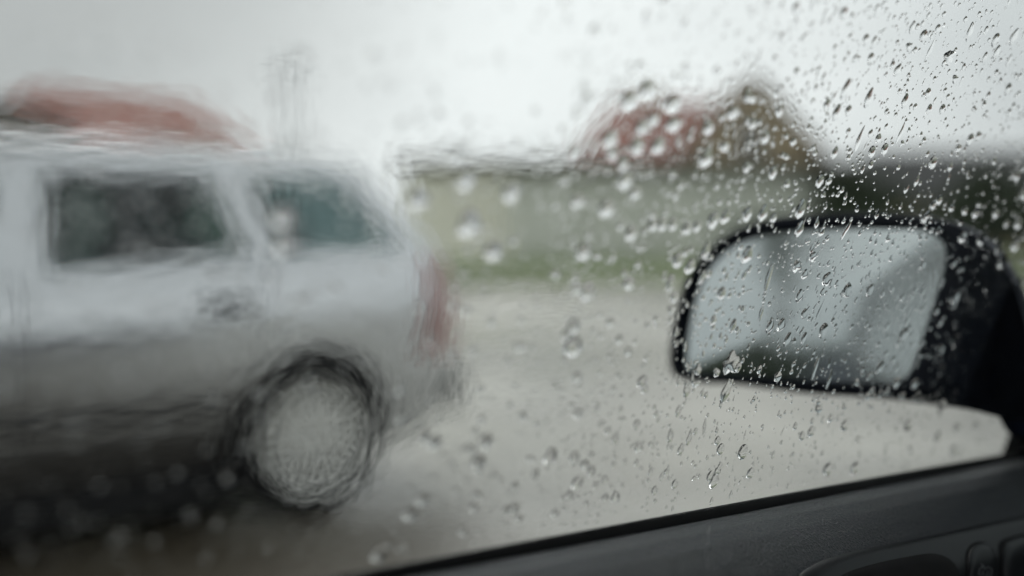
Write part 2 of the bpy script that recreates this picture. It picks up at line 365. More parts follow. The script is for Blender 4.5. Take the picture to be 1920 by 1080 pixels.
# left: red roof behind the silver car
p = at_depth(-25, 450, 30)
h2 = thing('house', 'long building with red tiled roof behind the silver car, at the left', 'house', (p.x, p.y, 0.1), RZ)
put('wall', box(0, 6.6, 0, 8, -0.4, 4.0), h2, [M['greywall']])
put('roof', mesh([(-.7, -.4, 4.0), (7.0, -.4, 4.0), (7.0, 8.4, 4.0), (-.7, 8.4, 4.0), (-.7, 4, 6.3), (4.9, 4, 5.8)], [(0, 1, 5, 4), (1, 2, 5), (2, 3, 4, 5), (3, 0, 4), (0, 3, 2, 1)]), h2, [M['redroof']])
add_window(h2, 1.0, 0.0, 1.2, 1.3, 1.3); add_window(h2, 4.0, 0.0, 1.2, 1.3, 1.3)
p = at_depth(-330, 450, 27)
h3 = thing('shed', 'dark flat roofed building cut by the left edge beside the red roof', 'shed', (p.x, p.y, 0.1), RZ)
put('wall', box(0, 5.0, 0, 5, -0.3, 4.5), h3, [M['wood']])
put('roof', box(-0.2, 5.2, -0.3, 5.3, 4.502, 4.75, 0.03), h3, [M['greyroof']])
# right: dark grey roof
h4 = house('house', 'low house with dark grey roof behind the door mirror', 1535, 38, 15.0, 9, 0.6, 2.6, 4.85, M['tan'], M['greyroof'], 'hip', inset=3.6,
           wins=[(1.5, 0.9, 1.3, 1.2), (5.5, 0.9, 1.3, 1.2)])
# utility pole behind the silver car
p = at_depth(548, 450, 45)
ut = thing('utility_pole', 'thin grey utility pole with crossarm standing beyond the silver car roof', 'pole', (p.x, p.y, 0.5), RZ)
put('pole', lathe([(0.001, 0), (0.15, 0), (0.11, 9.0), (0.001, 9.0)], 12, 'z'), ut, [M['metal']], smooth=False)
put('crossarm', box(-0.9, 0.9, -0.25, -0.14, 8.2, 8.38), ut, [M['metal']])

# trees and hedge
def foliage(n, rx, ry, rz, cz, seed, size=0.22, shell=0.55):
    rr = random.Random(seed); v = []; f = []
    cl = [(rr.uniform(-1, 1), rr.uniform(-1, 1), rr.uniform(-1, 1), rr.uniform(0.28, 0.5)) for _ in range(26)]
    cl = [c for c in cl if c[0]**2+c[1]**2+c[2]**2 < 1.0] + [(0, 0, 0, 0.6)]
    for _ in range(n):
        c = rr.choice(cl); a = Vector((rr.gauss(0, 1), rr.gauss(0, 1), rr.gauss(0, 1))).normalized() * c[3] * rr.uniform(shell, 1)
        q = Vector(((c[0]*0.7+a.x)*rx, (c[1]*0.7+a.y)*ry, cz+(c[2]*0.7+a.z)*rz))
        e = Euler((rr.uniform(0, 6), rr.uniform(0, 6), rr.uniform(0, 6))).to_matrix(); s = size*rr.uniform(0.6, 1.3)
        k = len(v)
        for u, w in ((-1, 0), (0, -0.5), (1, 0), (0, 0.5)): v.append(q + e @ Vector((u*s, w*s, 0)))
        f.append((k, k+1, k+2, k+3))
    me = bpy.data.meshes.new('foliage'); me.from_pydata([tuple(x) for x in v], [], f); me.update(); return me
def trunk(h, r, seed, limbs=5):
    rr = random.Random(seed); v = []; f = []
    def tube(p0, p1, r0, r1, seg=8):
        k = len(v); d = (p1-p0).normalized(); a = d.orthogonal().normalized(); b = d.cross(a)
        for p, rad in ((p0, r0), ((p0+p1)/2 + a*rr.uniform(-.03, .03)*(p1-p0).length, (r0+r1)/2), (p1, r1)):
            for s in range(seg):
                t = 2*math.pi*s/seg; v.append(p + a*math.cos(t)*rad + b*math.sin(t)*rad)
        for i in range(2):
            for s in range(seg): f.append((k+i*seg+s, k+i*seg+(s+1) % seg, k+(i+1)*seg+(s+1) % seg, k+(i+1)*seg+s))
        f.append(tuple(k+s for s in range(seg-1, -1, -1))); f.append(tuple(k+2*seg+s for s in range(seg)))
    tube(Vector((0, 0, -0.3)), Vector((0, 0, h)), r, r*0.5)
    for _ in range(limbs):
        z = h*rr.uniform(0.5, 0.95); a = rr.uniform(0, 6.28); l = h*rr.uniform(0.35, 0.6)
        tube(Vector((0, 0, z)), Vector((math.cos(a)*l*0.7, math.sin(a)*l*0.7, z+l*0.7)), r*0.4, r*0.12, 6)
    return mesh(v, f)
def tree(name, label, x, y, z, h, cr, seed, n=2500, group=None):
    t = thing(name, label, 'tree', (x, y, z), 0, group)
    put('trunk', trunk(h*0.55, 0.16, seed), t, [M['bark']])
    put('crown', foliage(n, cr, cr, h*0.36, h*0.66, seed, 0.16), t, [M['leaf']])
p = at_depth(1850, 450, 28); tree('tree', 'dark green bushy tree beside the grey roof at the right edge', p.x, p.y, 0.6, 2.5, 1.5, 11)
p = at_depth(1600, 450, 31); tree('tree', 'low dark tree in front of the grey roofed house above the mirror', p.x, p.y, 0.6, 2.9, 1.8, 13)
# hedge along the bank at the right
p = at_depth(1290, 450, 27.5)
hd = put('hedge', foliage(9000, 7.5, 0.8, 0.95, 0.75, 21, 0.11), label='long dark hedge on the grass bank behind the door mirror', cat='hedge', mats=[M['leaf']])
hd.location = (p.x + VR.x*7.3, p.y + VR.y*7.3, 0.6); hd.rotation_euler = (0, 0, RZ)

# behind the car: what the door mirror reflects
MC = EYE + ray(1530, 580).normalized()*0.87
nrm = Vector((-0.945, -0.30, 0.094)).normalized()             # the mirror glass looks back, a little inboard and up
def seen_in_mirror(px, py, dist):
    d = ray(px, py); t = (MC-EYE).dot(nrm)/d.dot(nrm); q = EYE+d*t; r = d.normalized(); r = r - nrm*2*r.dot(nrm); return q + r*dist
p = seen_in_mirror(1425, 600, 15); tree('tree', 'dark slender tree behind the car, reflected in the left part of the door mirror', p.x, p.y, 0, 9.5, 0.62, 14, 2600)
p = seen_in_mirror(1505, 700, 8.0)
put('hedge', foliage(9000, 0.8, 4.2, 0.80, 0.55, 33, 0.07), label='low dark hedge added behind the car to darken the bottom of the door mirror', cat='hedge', mats=[M['leaf']], loc=(p.x, p.y, 0))  # made-up hedge, added to darken the lower edge of the mirror's reflection

# ================================================================== SILVER ESTATE CAR (faces left, tail to the right)
YN = 3.70                                  # near flank
CAR_LBL = 'silver estate car parked alongside, tail to the right, heavily blurred by the rainy window'
sc_root = thing('estate_car', CAR_LBL, 'car', (0.5, YN + 0.87, 0), 0)
OX, OY = 0.5, YN + 0.87
HW = 0.87
def interp(x, xs, ys): return float(np.interp(x, xs, ys))
GX = 0.07                                  # the side windows sit a little further back than first laid out
XR, XF = 2.74, -1.76
def top_z(x): return interp(x, [XF, -1.68, -1.2, -0.62, -0.1, 0.8, 1.6, 2.3, 2.52, 2.62, 2.70, XR], [0.55, 0.70, 0.86, 0.95, 0.985, 1.035, 1.095, 1.115, 1.11, 1.06, 0.80, 0.60])
def bot_z(x): return interp(x, [XF, -1.6, -1.1, 2.3, 2.6, XR], [0.36, 0.22, 0.20, 0.21, 0.28, 0.40])
def half_w(x): return HW * interp(x, [XF, -1.70, -1.55, -1.2, -0.6, 0.5, 1.6, 2.2, 2.5, 2.64, XR], [0.55, 0.72, 0.84, 0.95, 0.99, 1.0, 1.0, 0.985, 0.94, 0.86, 0.70])
def sec_w(t): return interp(t, [0, 0.1, 0.25, 0.4, 0.55, 0.7, 0.85, 1.0], [0.80, 0.86, 0.918, 0.96, 0.987, 1.0, 0.98, 0.92])
nst = 70; nsec = 18; v = []
xs = [XF + (XR-XF)*(0.5-0.5*math.cos(math.pi*i/(nst-1))) for i in range(nst)]
for x in xs:
    zb, zt, hw = bot_z(x), top_z(x), half_w(x); row = []
    for j in range(nsec):
        t = j/(nsec-1); row.append((x-OX, -hw*sec_w(t), zb + (zt-zb)*t))
    row.append((x-OX, -hw*0.6, zt+0.012)); row.append((x-OX, hw*0.6, zt+0.012))
    for j in range(nsec-1, -1, -1):
        t = j/(nsec-1); row.append((x-OX, hw*sec_w(t), zb + (zt-zb)*t))
    v += row
nr = 2*nsec+2
fs = grid_faces(nst, nr, True) + [tuple(range(nr)), tuple(range((nst-1)*nr, nst*nr))]
body = put('body', mesh(v, fs), sc_root, [M['silver'], M['dark']], smooth=True)
WX = (1.88-OX, -0.77-OX)
for k, wx in enumerate(WX):
    for s in (-1, 1):
        me = lathe([(0.001, -0.16), (0.378, -0.16), (0.378, 0.16), (0.001, 0.16)], 40, 'y')
        cu = bpy.data.objects.new('cut', me); COL.objects.link(cu); cu.parent = sc_root; cu.location = (wx, s*(HW-0.09), 0.335)
        me.materials.append(M['dark'])
        md = body.modifiers.new('arch', 'BOOLEAN'); md.object = cu; md.operation = 'DIFFERENCE'; md.solver = 'EXACT'
bpy.context.view_layer.update()
dg = bpy.context.evaluated_depsgraph_get()
nm = bpy.data.meshes.new_from_object(body.evaluated_get(dg)); body.modifiers.clear(); body.data = nm
for o in [o for o in bpy.data.objects if o.name.startswith('cut')]: bpy.data.objects.remove(o)
nm.set_sharp_from_angle(angle=R(35))
# side surface above the belt
def flank(x, z, d=0.0, s=-1):
    z = z + 0.02*max(0, min(1, (z-1.1)/0.3)); x = x + GX*max(0, min(1, (x+0.5)/1.0)); belt = top_z(x); w = HW*0.92*half_w(x)/HW - max(0, z-belt)*0.40 - 0.02
    return (x-OX, s*(w-d), z)
def low(x, z, d=0.0, s=-1):               # on the lower body, d proud (negative = outwards)
    zb, zt = bot_z(x), top_z(x); return (x-OX, s*(half_w(x)*sec_w((z-zb)/(zt-zb))-d), z)
ROOF = [(0.02, 1.475), (0.5, 1.52), (1.2, 1.535), (1.8, 1.525), (2.19, 1.495)]
def roof_z(x): return interp(x, [a for a, b in ROOF], [b for a, b in ROOF])
for s in (-1, 1):
    P = lambda poly, m, nme, th=0.035, d=0.0: put(nme, prism(poly, lambda a, b, k: flank(a, b, d+k, s), th), sc_root, [m])
    P([(-0.70, 0.95), (-0.55, 0.96), (0.10, 1.40), (0.02, 1.455)], M['silver'], 'pillar')
    P([(0.60, 1.015), (0.80, 1.03), (0.83, 1.375), (0.66, 1.375)], M['silver'], 'pillar')
    P([(1.56, 1.085), (1.70, 1.095), (1.60, 1.395), (1.44, 1.39)], M['silver'], 'pillar')
    P([(2.30, 1.115), (2.52, 1.115), (2.14, 1.475), (2.02, 1.41)], M['silver'], 'pillar')
    rail_lo = [(0.10, 1.37), (0.73, 1.375), (1.44, 1.39), (2.02, 1.385)]
    P(rail_lo + [(2.14, 1.47), (1.8, 1.495), (1.2, 1.51), (0.5, 1.495), (0.02, 1.45)], M['silver'], 'roof_rail')
    for k, poly in enumerate(([(-0.52, 0.965), (0.60, 1.02), (0.66, 1.375), (0.08, 1.375)], [(0.80, 1.03), (1.56, 1.085), (1.44, 1.39), (0.83, 1.375)], [(1.70, 1.095), (2.30, 1.115), (2.04, 1.39), (1.60, 1.395)])):
        P(poly, M['tint'], 'side_window', 0.006, 0.018)
        n = len(poly)
# roof skin
v = []; nu, nv = 24, 13
for i in range(nu):
    x = 0.0 + 2.22*i/(nu-1)
    for j in range(nv):
        q = -1 + 2*j/(nv-1); wz = roof_z(x); ye = HW*0.92 - (wz-1.06)*0.40 + 0.0
        v.append((x-OX, q*ye, wz + 0.035*(1-q**2) - (0.03 if abs(q) == 1 else 0)))
roof = put('roof', mesh(v, grid_faces(nu, nv)), sc_root, [M['silver']], smooth=True)
sol = roof.modifiers.new('s', 'SOLIDIFY'); sol.thickness = 0.03
def cross_pane(xa, za, xb, zb, nme, m, wa, wb):
    v = []
    for i in range(5):
        t = i/4; x = xa+(xb-xa)*t; z = za+(zb-za)*t; w = wa+(wb-wa)*t
        for j in range(9):
            q = -1+2*j/8; v.append((x-OX + (0.05*(q*q) if xa < 0 else -0.05*q*q), q*w, z))
    o = put(nme, mesh(v, grid_faces(5, 9)), sc_root, [m], smooth=True); o.modifiers.new('s', 'SOLIDIFY').thickness = 0.006
cross_pane(-0.66, 0.965, 0.02, 1.47, 'windscreen', M['tint'], 0.76, 0.62)
cross_pane(2.54, 1.125, 2.16, 1.48, 'rear_window', M['tint'], 0.72, 0.60)
# tail lamps, bumpers, mouldings, handles, seams
def skin(q4, proud, s, th=0.02, nu=10, nv=12):
    """a piece that follows the curved flank; q4 = its four corners (x, z)"""
    a, b, c, d = [np.array(q, float) for q in q4]; v = []
    for off in (-proud, -proud+th):
        for i in range(nu):
            u = i/(nu-1)
            for j in range(nv):
                w = j/(nv-1); p = (a*(1-u)+b*u)*(1-w) + (d*(1-u)+c*u)*w; v.append(low(p[0], p[1], off, s))
    n = nu*nv; g = grid_faces(nu, nv); f = g + [tuple(k+n for k in q[::-1]) for q in g]
    bd = [i*nv for i in range(nu)] + [(nu-1)*nv+j for j in range(1, nv)] + [i*nv+nv-1 for i in range(nu-2, -1, -1)] + [j for j in range(nv-2, 0, -1)]
    f += [(bd[i], bd[(i+1) % len(bd)], bd[(i+1) % len(bd)]+n, bd[i]+n) for i in range(len(bd))]
    return mesh(v, f)
for s in (-1, 1):
    put('tail_lamp', skin([(2.42, 0.62), (2.69, 0.62), (2.61, 1.05), (2.46, 1.08)], 0.012, s), sc_root, [M['redlamp']])
    put('side_moulding', skin([(-0.36, 0.495), (1.48, 0.495), (1.48, 0.53), (-0.36, 0.53)], 0.012, s, nu=24, nv=4), sc_root, [M['plastic']])
    vv_ = []
    for i in range(24):
        xx = -0.36 + 1.84*i/23
        for j in range(7): vv_.append(low(xx, 0.245 + 0.165*j/6, -0.006, s))
    put('lower_flank_shade', mesh(vv_, grid_faces(24, 7)), sc_root, [M['lower_shade']], smooth=True)  # dark strip painted for the shade and dark reflection low on the flank
    sk = []
    for a, b in ((-0.38, 0.205), (1.49, 0.205), (1.49, 0.25), (-0.38, 0.25)): sk.append((a, b))
    put('sill_skirt', prism(sk, lambda a, b, k: low(a, b, -0.01+k, s), 0.04), sc_root, [M['plastic']])
    for hx in (0.58, 1.50):
        bm = bmesh.new(); x0, y0, z0 = low(hx, 0.90, 0, s); add_box(bm, x0-0.085, x0+0.085, y0+s*0.008-0.018, y0+s*0.008+0.018, 0.868, 0.93, 0.012)
        put('door_handle', bm_mesh(bm), sc_root, [M['plastic']])
    for poly in ([(0.762, 0.26), (0.774, 0.26), (0.774, 1.02), (0.762, 1.02)], [(1.60, 0.70), (1.612, 0.70), (1.70, 1.085), (1.688, 1.085)], [(-0.332, 0.26), (-0.320, 0.26), (-0.320, 0.94), (-0.332, 0.94)]):
        put('door_seam', skin(poly, 0.0015, s, 0.008, 2, 16), sc_root, [M['dark']])
    put('headlamp', skin([(-1.62, 0.58), (-1.35, 0.62), (-1.30, 0.74), (-1.60, 0.68)], 0.01, s), sc_root, [M['white']])
    # door mirror of the silver car
    bm = bmesh.new(); x0, y0, z0 = flank(-0.38, 1.02, 0, s); add_box(bm, x0-0.06, x0+0.06, min(y0+s*0.02, y0+s*0.2), max(y0+s*0.02, y0+s*0.2), 0.99, 1.12, 0.03)
    put('door_mirror', bm_mesh(bm), sc_root, [M['silver']])
bm = bmesh.new(); add_box(bm, 2.58-OX, 2.755-OX, -0.70, 0.70, 0.36, 0.58, 0.05); put('rear_bumper', bm_mesh(bm), sc_root, [M['bumper']])
bm = bmesh.new(); add_box(bm, -1.82-OX, -1.62-OX, -0.70, 0.70, 0.30, 0.54, 0.05); put('front_bumper', bm_mesh(bm), sc_root, [M['silver']])
put('underbody', box(-1.5-OX, 2.15-OX, -0.78, 0.78, 0.11, 0.22), sc_root, [M['dark']])
# seats
def seat_mesh(w):
    bm = bmesh.new(); add_box(bm, -0.25, 0.27, -w/2, w/2, 0.0, 0.18, 0.05)
    add_box(bm, 0.24, 0.38, -w/2, w/2, 0.15, 0.78, 0.05); return bm_mesh(bm)
def head_mesh():
    bm = bmesh.new(); add_box(bm, 0.27, 0.37, -0.13, 0.13, 0.82, 1.0, 0.04); add_box(bm, 0.31, 0.33, -0.06, -0.045, 0.76, 0.83); add_box(bm, 0.31, 0.33, 0.045, 0.06, 0.76, 0.83); return bm_mesh(bm)
hm = head_mesh()
for (x, y, w) in ((0.15, -0.36, 0.5), (0.15, 0.36, 0.5), (1.15, 0, 1.2)):
    o = put('seat', seat_mesh(w), sc_root, [M['seat']], loc=(x-OX, y, 0.40), smooth=True)
    for hy in ([0] if w < 1 else [-0.36, 0.36]):
        q = put('headrest', hm, o, [M['seat']], loc=(0, hy, 0), smooth=True)
# wheels
tyre_me = lathe([(0.225, -0.10), (0.27, -0.108), (0.315, -0.10), (0.332, -0.075), (0.334, 0.0), (0.332, 0.075), (0.315, 0.10), (0.27, 0.108), (0.225, 0.10), (0.215, 0.0), (0.225, -0.10)], 48)
rim_me = lathe([(0.001, -0.055), (0.05, -0.06), (0.09, -0.045), (0.10, -0.03)], 40)
barrel = lathe([(0.238, -0.102), (0.226, -0.104), (0.212, -0.08), (0.205, 0.09), (0.225, 0.098)], 48)
def spoke(k):
    bm = bmesh.new(); add_box(bm, -0.028, 0.028, -0.085, -0.045, 0.05, 0.222, 0.008)
    bmesh.ops.rotate(bm, verts=bm.verts, cent=(0, 0, 0), matrix=Matrix.Rotation(k*2*math.pi/9, 3, 'Y')); return bm_mesh(bm)
spokes = [spoke(k) for k in range(9)]
disc = lathe([(0.001, -0.035), (0.19, -0.035), (0.19, -0.02), (0.001, -0.02)], 32)
for wx in WX:
    for s in (-1, 1):
        w = put('wheel', barrel, sc_root, [M['rim']], loc=(wx, s*(HW-0.125), 0.334), smooth=True)
        if s > 0: w.rotation_euler = (0, 0, math.pi)
        put('tyre', tyre_me, w, [M['tyre']], smooth=True); put('hub', rim_me, w, [M['rim']], smooth=True)
        put('brake_disc', disc, w, [M['rim']])
        for sp in spokes: put('spoke', sp, w, [M['rim']])

# ================================================================== OUR OWN CAR
car = thing('car', 'dark blue car whose rain covered side window, mirror and door panel frame the view', 'car', (0, 0, 0))
def belt(x): return 1.15 - 0.1455 - 0.040*x
def glass_y(x, z):
    h = z - 1.15; return 0.36 - 0.30*h - 0.25*h*h - 0.02*x
def glass_n(x, z):
    e = 1e-3; dx = (glass_y(x+e, z)-glass_y(x-e, z))/(2*e); dz = (glass_y(x, z+e)-glass_y(x, z-e))/(2*e)
    return Vector((-dx, 1, -dz)).normalized()
def hit_glass(px, py, off=0.0):
    d = ray(px, py); t = 0.4
    for _ in range(30):
        p = EYE + d*t; err = glass_y(p.x, p.z)+off - p.y; t += err/d.y*0.9
    return EYE + d*t
GT = 0.0035                                  # glass thickness
XG0, XG1 = -0.42, 0.90
def top_line(x): return min(1.42, 1.42 - max(0, x-0.25)*0.0)
def sheet(x0, x1, z0f, z1, off0, off1, nu=60, nv=30):
    v = []
    for off in (off0, off1):
        for i in range(nu):
            x = x0+(x1-x0)*i/(nu-1)
            for j in range(nv):
                zz = z0f(x)+(z1-z0f(x))*j/(nv-1); v.append((x, glass_y(x, zz)+off, zz))
    n = nu*nv; g1 = grid_faces(nu, nv); f = g1 + [tuple(q+n for q in ff[::-1]) for ff in g1]
    b = [i*nv for i in range(nu)] + [(nu-1)*nv+j for j in range(1, nv)] + [i*nv+nv-1 for i in range(nu-2, -1, -1)] + [j for j in range(nv-2, 0, -1)]
    f += [(b[i], b[(i+1) % len(b)], b[(i+1) % len(b)]+n, b[i]+n) for i in range(len(b))]
    return v, f
v, f = sheet(XG0, XG1, lambda x: belt(x)-0.03, 1.41, 0.0, GT)
me = bpy.data.meshes.new('pane'); me.from_pydata(v, [], f); me.update()
bm = bmesh.new(); bm.from_mesh(me); bmesh.ops.recalc_face_normals(bm, faces=bm.faces); bm.to_mesh(me); bm.free()
pane = put('side_window', me, car, [M['pane']], smooth=True); me.set_sharp_from_angle(angle=R(40))
# sheet of running water on the rear part of the pane
v, f = sheet(XG0+0.01, XG1-0.01, lambda x: belt(x)-0.002, 1.395, GT+0.0001, GT+0.0005, 90, 30)
me = mesh(v, f); film = put('water_film', me, None, [M['water'], M['film']], kind='stuff', label='thin rippled film of rain water on the side window, strongest at the left', cat='water film', smooth=True)
me.set_sharp_from_angle(angle=R(40))
for pl in me.polygons:
    c = pl.center
    if c.y - glass_y(c.x, c.z) > GT+0.0004 and pl.normal.y > 0.5: pl.material_index = 1

def extrude_prof(prof, x0, x1, n=40, yf=None, closed=True, cap=True):
    v = []; m = len(prof)
    for i in range(n):
        x = x0+(x1-x0)*i/(n-1); zb = belt(x); yb = glass_y(x, zb)
        for dy, dz in prof: v.append((x, yb+dy, zb+dz))
    f = grid_faces(n, m, closed)
    if cap: f += [tuple(range(m)), tuple(range((n-1)*m, n*m))]
    return mesh(v, f)
put('window_seal', extrude_prof([(-0.001, -0.004), (-0.0015, 0.0035), (-0.0030, 0.0042), (-0.0045, 0.0030), (-0.0052, 0.0010), (-0.0056, -0.006), (-0.0060, -0.02), (-0.001, -0.02)], -0.5, 1.1), car, [M['rubber']], smooth=True)
put('outer_seal', extrude_prof([(GT+0.001, -0.02), (GT+0.001, -0.004), (GT+0.006, -0.003), (GT+0.012, -0.012), (GT+0.012, -0.02)], -0.5, 1.1), car, [M['rubber']])
PROF = np.array([(-0.0060, -0.010), (-0.0064, -0.0030), (-0.0080, -0.0010), (-0.0150, 0.0002), (-0.026, -0.0014), (-0.036, -0.0062), (-0.045, -0.0130), (-0.053, -0.0205), (-0.060, -0.0295), (-0.068, -0.042), (-0.071, -0.058), (-0.074, -0.085), (-0.076, -0.12), (-0.078, -0.30)])
sl = np.concatenate([[0], np.cumsum(np.hypot(*np.diff(PROF, axis=0).T))])
def trim(x, s, off=0.0):
    dy = np.interp(s, sl, PROF[:, 0]); dz = np.interp(s, sl, PROF[:, 1])
    e = 0.003; ty = np.interp(s+e, sl, PROF[:, 0])-np.interp(s-e, sl, PROF[:, 0]); tz = np.interp(s+e, sl, PROF[:, 1])-np.interp(s-e, sl, PROF[:, 1])
    n = np.array([tz, -ty]); n = n/np.linalg.norm(n)          # points inboard and up
    if n[0] > 0: n = -n
    zb = belt(x); return Vector((x, glass_y(x, zb)+dy+n[0]*off, zb+dz+n[1]*off))
ns = 70; nxx = 60; v = []
svals = np.concatenate([np.linspace(0, 0.09, ns-8), np.linspace(0.1, sl[-1]-1e-4, 8)])
for i in range(nxx):
    x = -0.5+1.6*i/(nxx-1)
    for s in svals: v.append(trim(x, s))
tp = put('door_panel', mesh(v, grid_faces(nxx, ns)), car, [M['leather']], smooth=True)
def trim_uv(px, py):
    x, s = 0.6, 0.07
    for _ in range(40):
        q = project(trim(x, s)); e = 1e-4; a = project(trim(x+e, s)); b = project(trim(x, s+e))
        J = np.array([[(a[0]-q[0])/e, (b[0]-q[0])/e], [(a[1]-q[1])/e, (b[1]-q[1])/e]]); r = np.array([px-q[0], py-q[1]])
        try: d = np.linalg.solve(J, r)
        except Exception: break
        d = np.clip(d, -0.05, 0.05); x += d[0]; s = max(0.001, s+d[1])
    return x, s
def patch(outline, off0, off1, rings=5, shrink=0.0012, bevel=0.0012):
    """raised patch on the trim surface; outline in (x, s)"""
    o = np.array(outline); c = o.mean(0); v = []; n = len(o)
    def ring(k, off): v.extend(trim(*(c+(o-c)*k), off) for o in [o] for o in o) if False else v.extend(trim(c[0]+(q[0]-c[0])*k, c[1]+(q[1]-c[1])*k, off) for q in o)
    ring(1.0, off0); 
    size = np.abs(o-c).mean(); kb = 1 - bevel/size*0.5
    ring(1.0, off1-(off1-off0)*0.25); ring(kb, off1)
    for r in range(rings): ring(kb*(1-(r+1)/(rings+0.001)), off1)
    f = [(i*n+j, i*n+(j+1) % n, (i+1)*n+(j+1) % n, (i+1)*n+j) for i in range(rings+2) for j in range(n)]
    return mesh(v, f)
sub = [trim_uv(*q) for q in [(1492, 1090), (1520, 1062), (1580, 1040), (1700, 1015), (1850, 983), (1990, 955), (2120, 935), (2180, 1000), (2180, 1120), (2000, 1210), (1750, 1260), (1560, 1240), (1480, 1170)]]
sub = spline(sub, 5)
put('handle_surround', patch(sub, -0.002, 0.0022, 8), car, [M['switch']], smooth=True)
rec = spline([trim_uv(*q) for q in [(1545, 1120), (1565, 1085), (1620, 1063), (1700, 1045), (1750, 1040), (1785, 1058), (1795, 1110), (1780, 1180), (1700, 1210), (1600, 1210), (1550, 1170)]], 4)
put('handle_recess', patch(rec, -0.001, 0.0027, 4), car, [M['dark']], smooth=True)
def button(pts, icon=None):
    o = spline([trim_uv(*q) for q in pts], 4)
    gp = put('switch_gap', patch([tuple(np.array(o).mean(0)+(np.array(q)-np.array(o).mean(0))*1.07) for q in o], 0.001, 0.0026, 3), car, [M['dark']], smooth=True)
    return put('switch_button', patch(o, 0.001, 0.0046, 4), car, [M['switch']], smooth=True)
b1 = button([(1806, 1085), (1808, 1045), (1818, 1026), (1835, 1021), (1850, 1030), (1856, 1060), (1858, 1100), (1850, 1150), (1815, 1155)])
b2 = button([(1872, 1080), (1872, 1035), (1880, 1017), (1920, 1006), (1975, 998), (1990, 1030), (1990, 1110), (1950, 1160), (1880, 1165)])
# printed heating symbol on the first switch: a little trapezoid with ticks
def stroke(pts, w=1.2, parent=None):
    v = []; f = []
    for (a, b) in zip(pts[:-1], pts[1:]):
        a = np.array(a, float); b = np.array(b, float); d = (b-a)/np.linalg.norm(b-a); n = np.array([-d[1], d[0]])*w/2; k = len(v)
        for q in (a-n-d*w/3, b-n+d*w/3, b+n+d*w/3, a+n-d*w/3): v.append(trim(*trim_uv(*q), 0.0049))
        for q in (a-n-d*w/3, b-n+d*w/3, b+n+d*w/3, a+n-d*w/3): v.append(trim(*trim_uv(*q), 0.0045))
        f += [(k, k+1, k+2, k+3), (k, k+1, k+5, k+4), (k+1, k+2, k+6, k+5), (k+2, k+3, k+7, k+6), (k+3, k, k+4, k+7)]
    return v, f
vs, fs_ = [], []
for pts in ([(1823, 1068), (1822, 1076), (1845, 1078), (1847, 1066), (1840, 1062), (1834, 1066), (1828, 1062), (1823, 1068)], [(1827, 1058), (1833, 1062)], [(1830, 1070), (1830, 1074)], [(1839, 1070), (1839, 1074)]):
    a, b = stroke(pts); k = len(vs); vs += a; fs_ += [tuple(i+k for i in q) for q in b]
put('symbol', mesh(vs, fs_), b1, [M['icon']])

# outer door skin and the rest of the shell (navy)
def shell_prof(x):
    yb = glass_y(x, belt(x)) + 0.016
    return [(yb, belt(x)-0.012), (yb+0.022, belt(x)-0.03), (yb+0.065, belt(x)-0.14), (yb+0.10, belt(x)-0.32), (yb+0.105, belt(x)-0.5), (yb+0.08, 0.32), (yb+0.03, 0.22)]
def shell(x0, x1, n=20, th=0.02):
    v = []
    for i in range(n):
        x = x0+(x1-x0)*i/(n-1); v += [(x, y, z) for y, z in shell_prof(x)] + [(x, y-th, z) for y, z in reversed(shell_prof(x))]
    m = len(shell_prof(0))*2
    return mesh(v, grid_faces(n, m, True)+[tuple(range(m)), tuple(range((n-1)*m, n*m))])
put('front_door', shell(-0.28, 0.92), car, [M['navy']], smooth=True).data.set_sharp_from_angle(angle=R(50))
put('rear_door', shell(-1.18, -0.285), car, [M['navy']], smooth=True).data.set_sharp_from_angle(angle=R(50))
put('rear_wing', shell(-2.3, -1.185), car, [M['navy']], smooth=True).data.set_sharp_from_angle(angle=R(50))
put('front_wing', shell(0.925, 2.6), car, [M['navy']], smooth=True).data.set_sharp_from_angle(angle=R(50))
def glass_slab(poly, th, off, m, nme):
    return put(nme, prism(poly, lambda a, b, k: (a, glass_y(a, b)+off+k, b), th), car, [m])
# rear door glass, pillars, roof
glass_slab([(-1.12, belt(-1.12)-0.01), (-0.46, belt(-0.46)-0.01), (-0.46, 1.39), (-1.0, 1.37)], 0.004, 0.0, M['tint'], 'rear_side_window')
glass_slab([(-0.47, belt(-0.47)-0.02), (-0.40, belt(-0.4)-0.02), (-0.40, 1.43), (-0.47, 1.43)], 0.05, -0.045, M['plastic'], 'pillar')
glass_slab([(-1.5, belt(-1.5)-0.02), (-1.12, belt(-1.1)-0.02), (-1.0, 1.40), (-1.25, 1.40)], 0.05, -0.045, M['navy'], 'pillar')
v = []
for i in range(16):
    x = -1.5+2.5*i/15
    for j in range(11):
        q = j/10; y = (glass_y(x, 1.42)+0.015)*(1-q) + (-1.03)*q; v.append((x, y, 1.415+0.06*(1-(2*q-1)**2) - 0.05*max(0, (-x-0.9))))
rf = put('roof', mesh(v, grid_faces(16, 11)), car, [M['navy'], M['headliner']], smooth=True); sm = rf.modifiers.new('s', 'SOLIDIFY'); sm.thickness = 0.03; sm.offset = -1
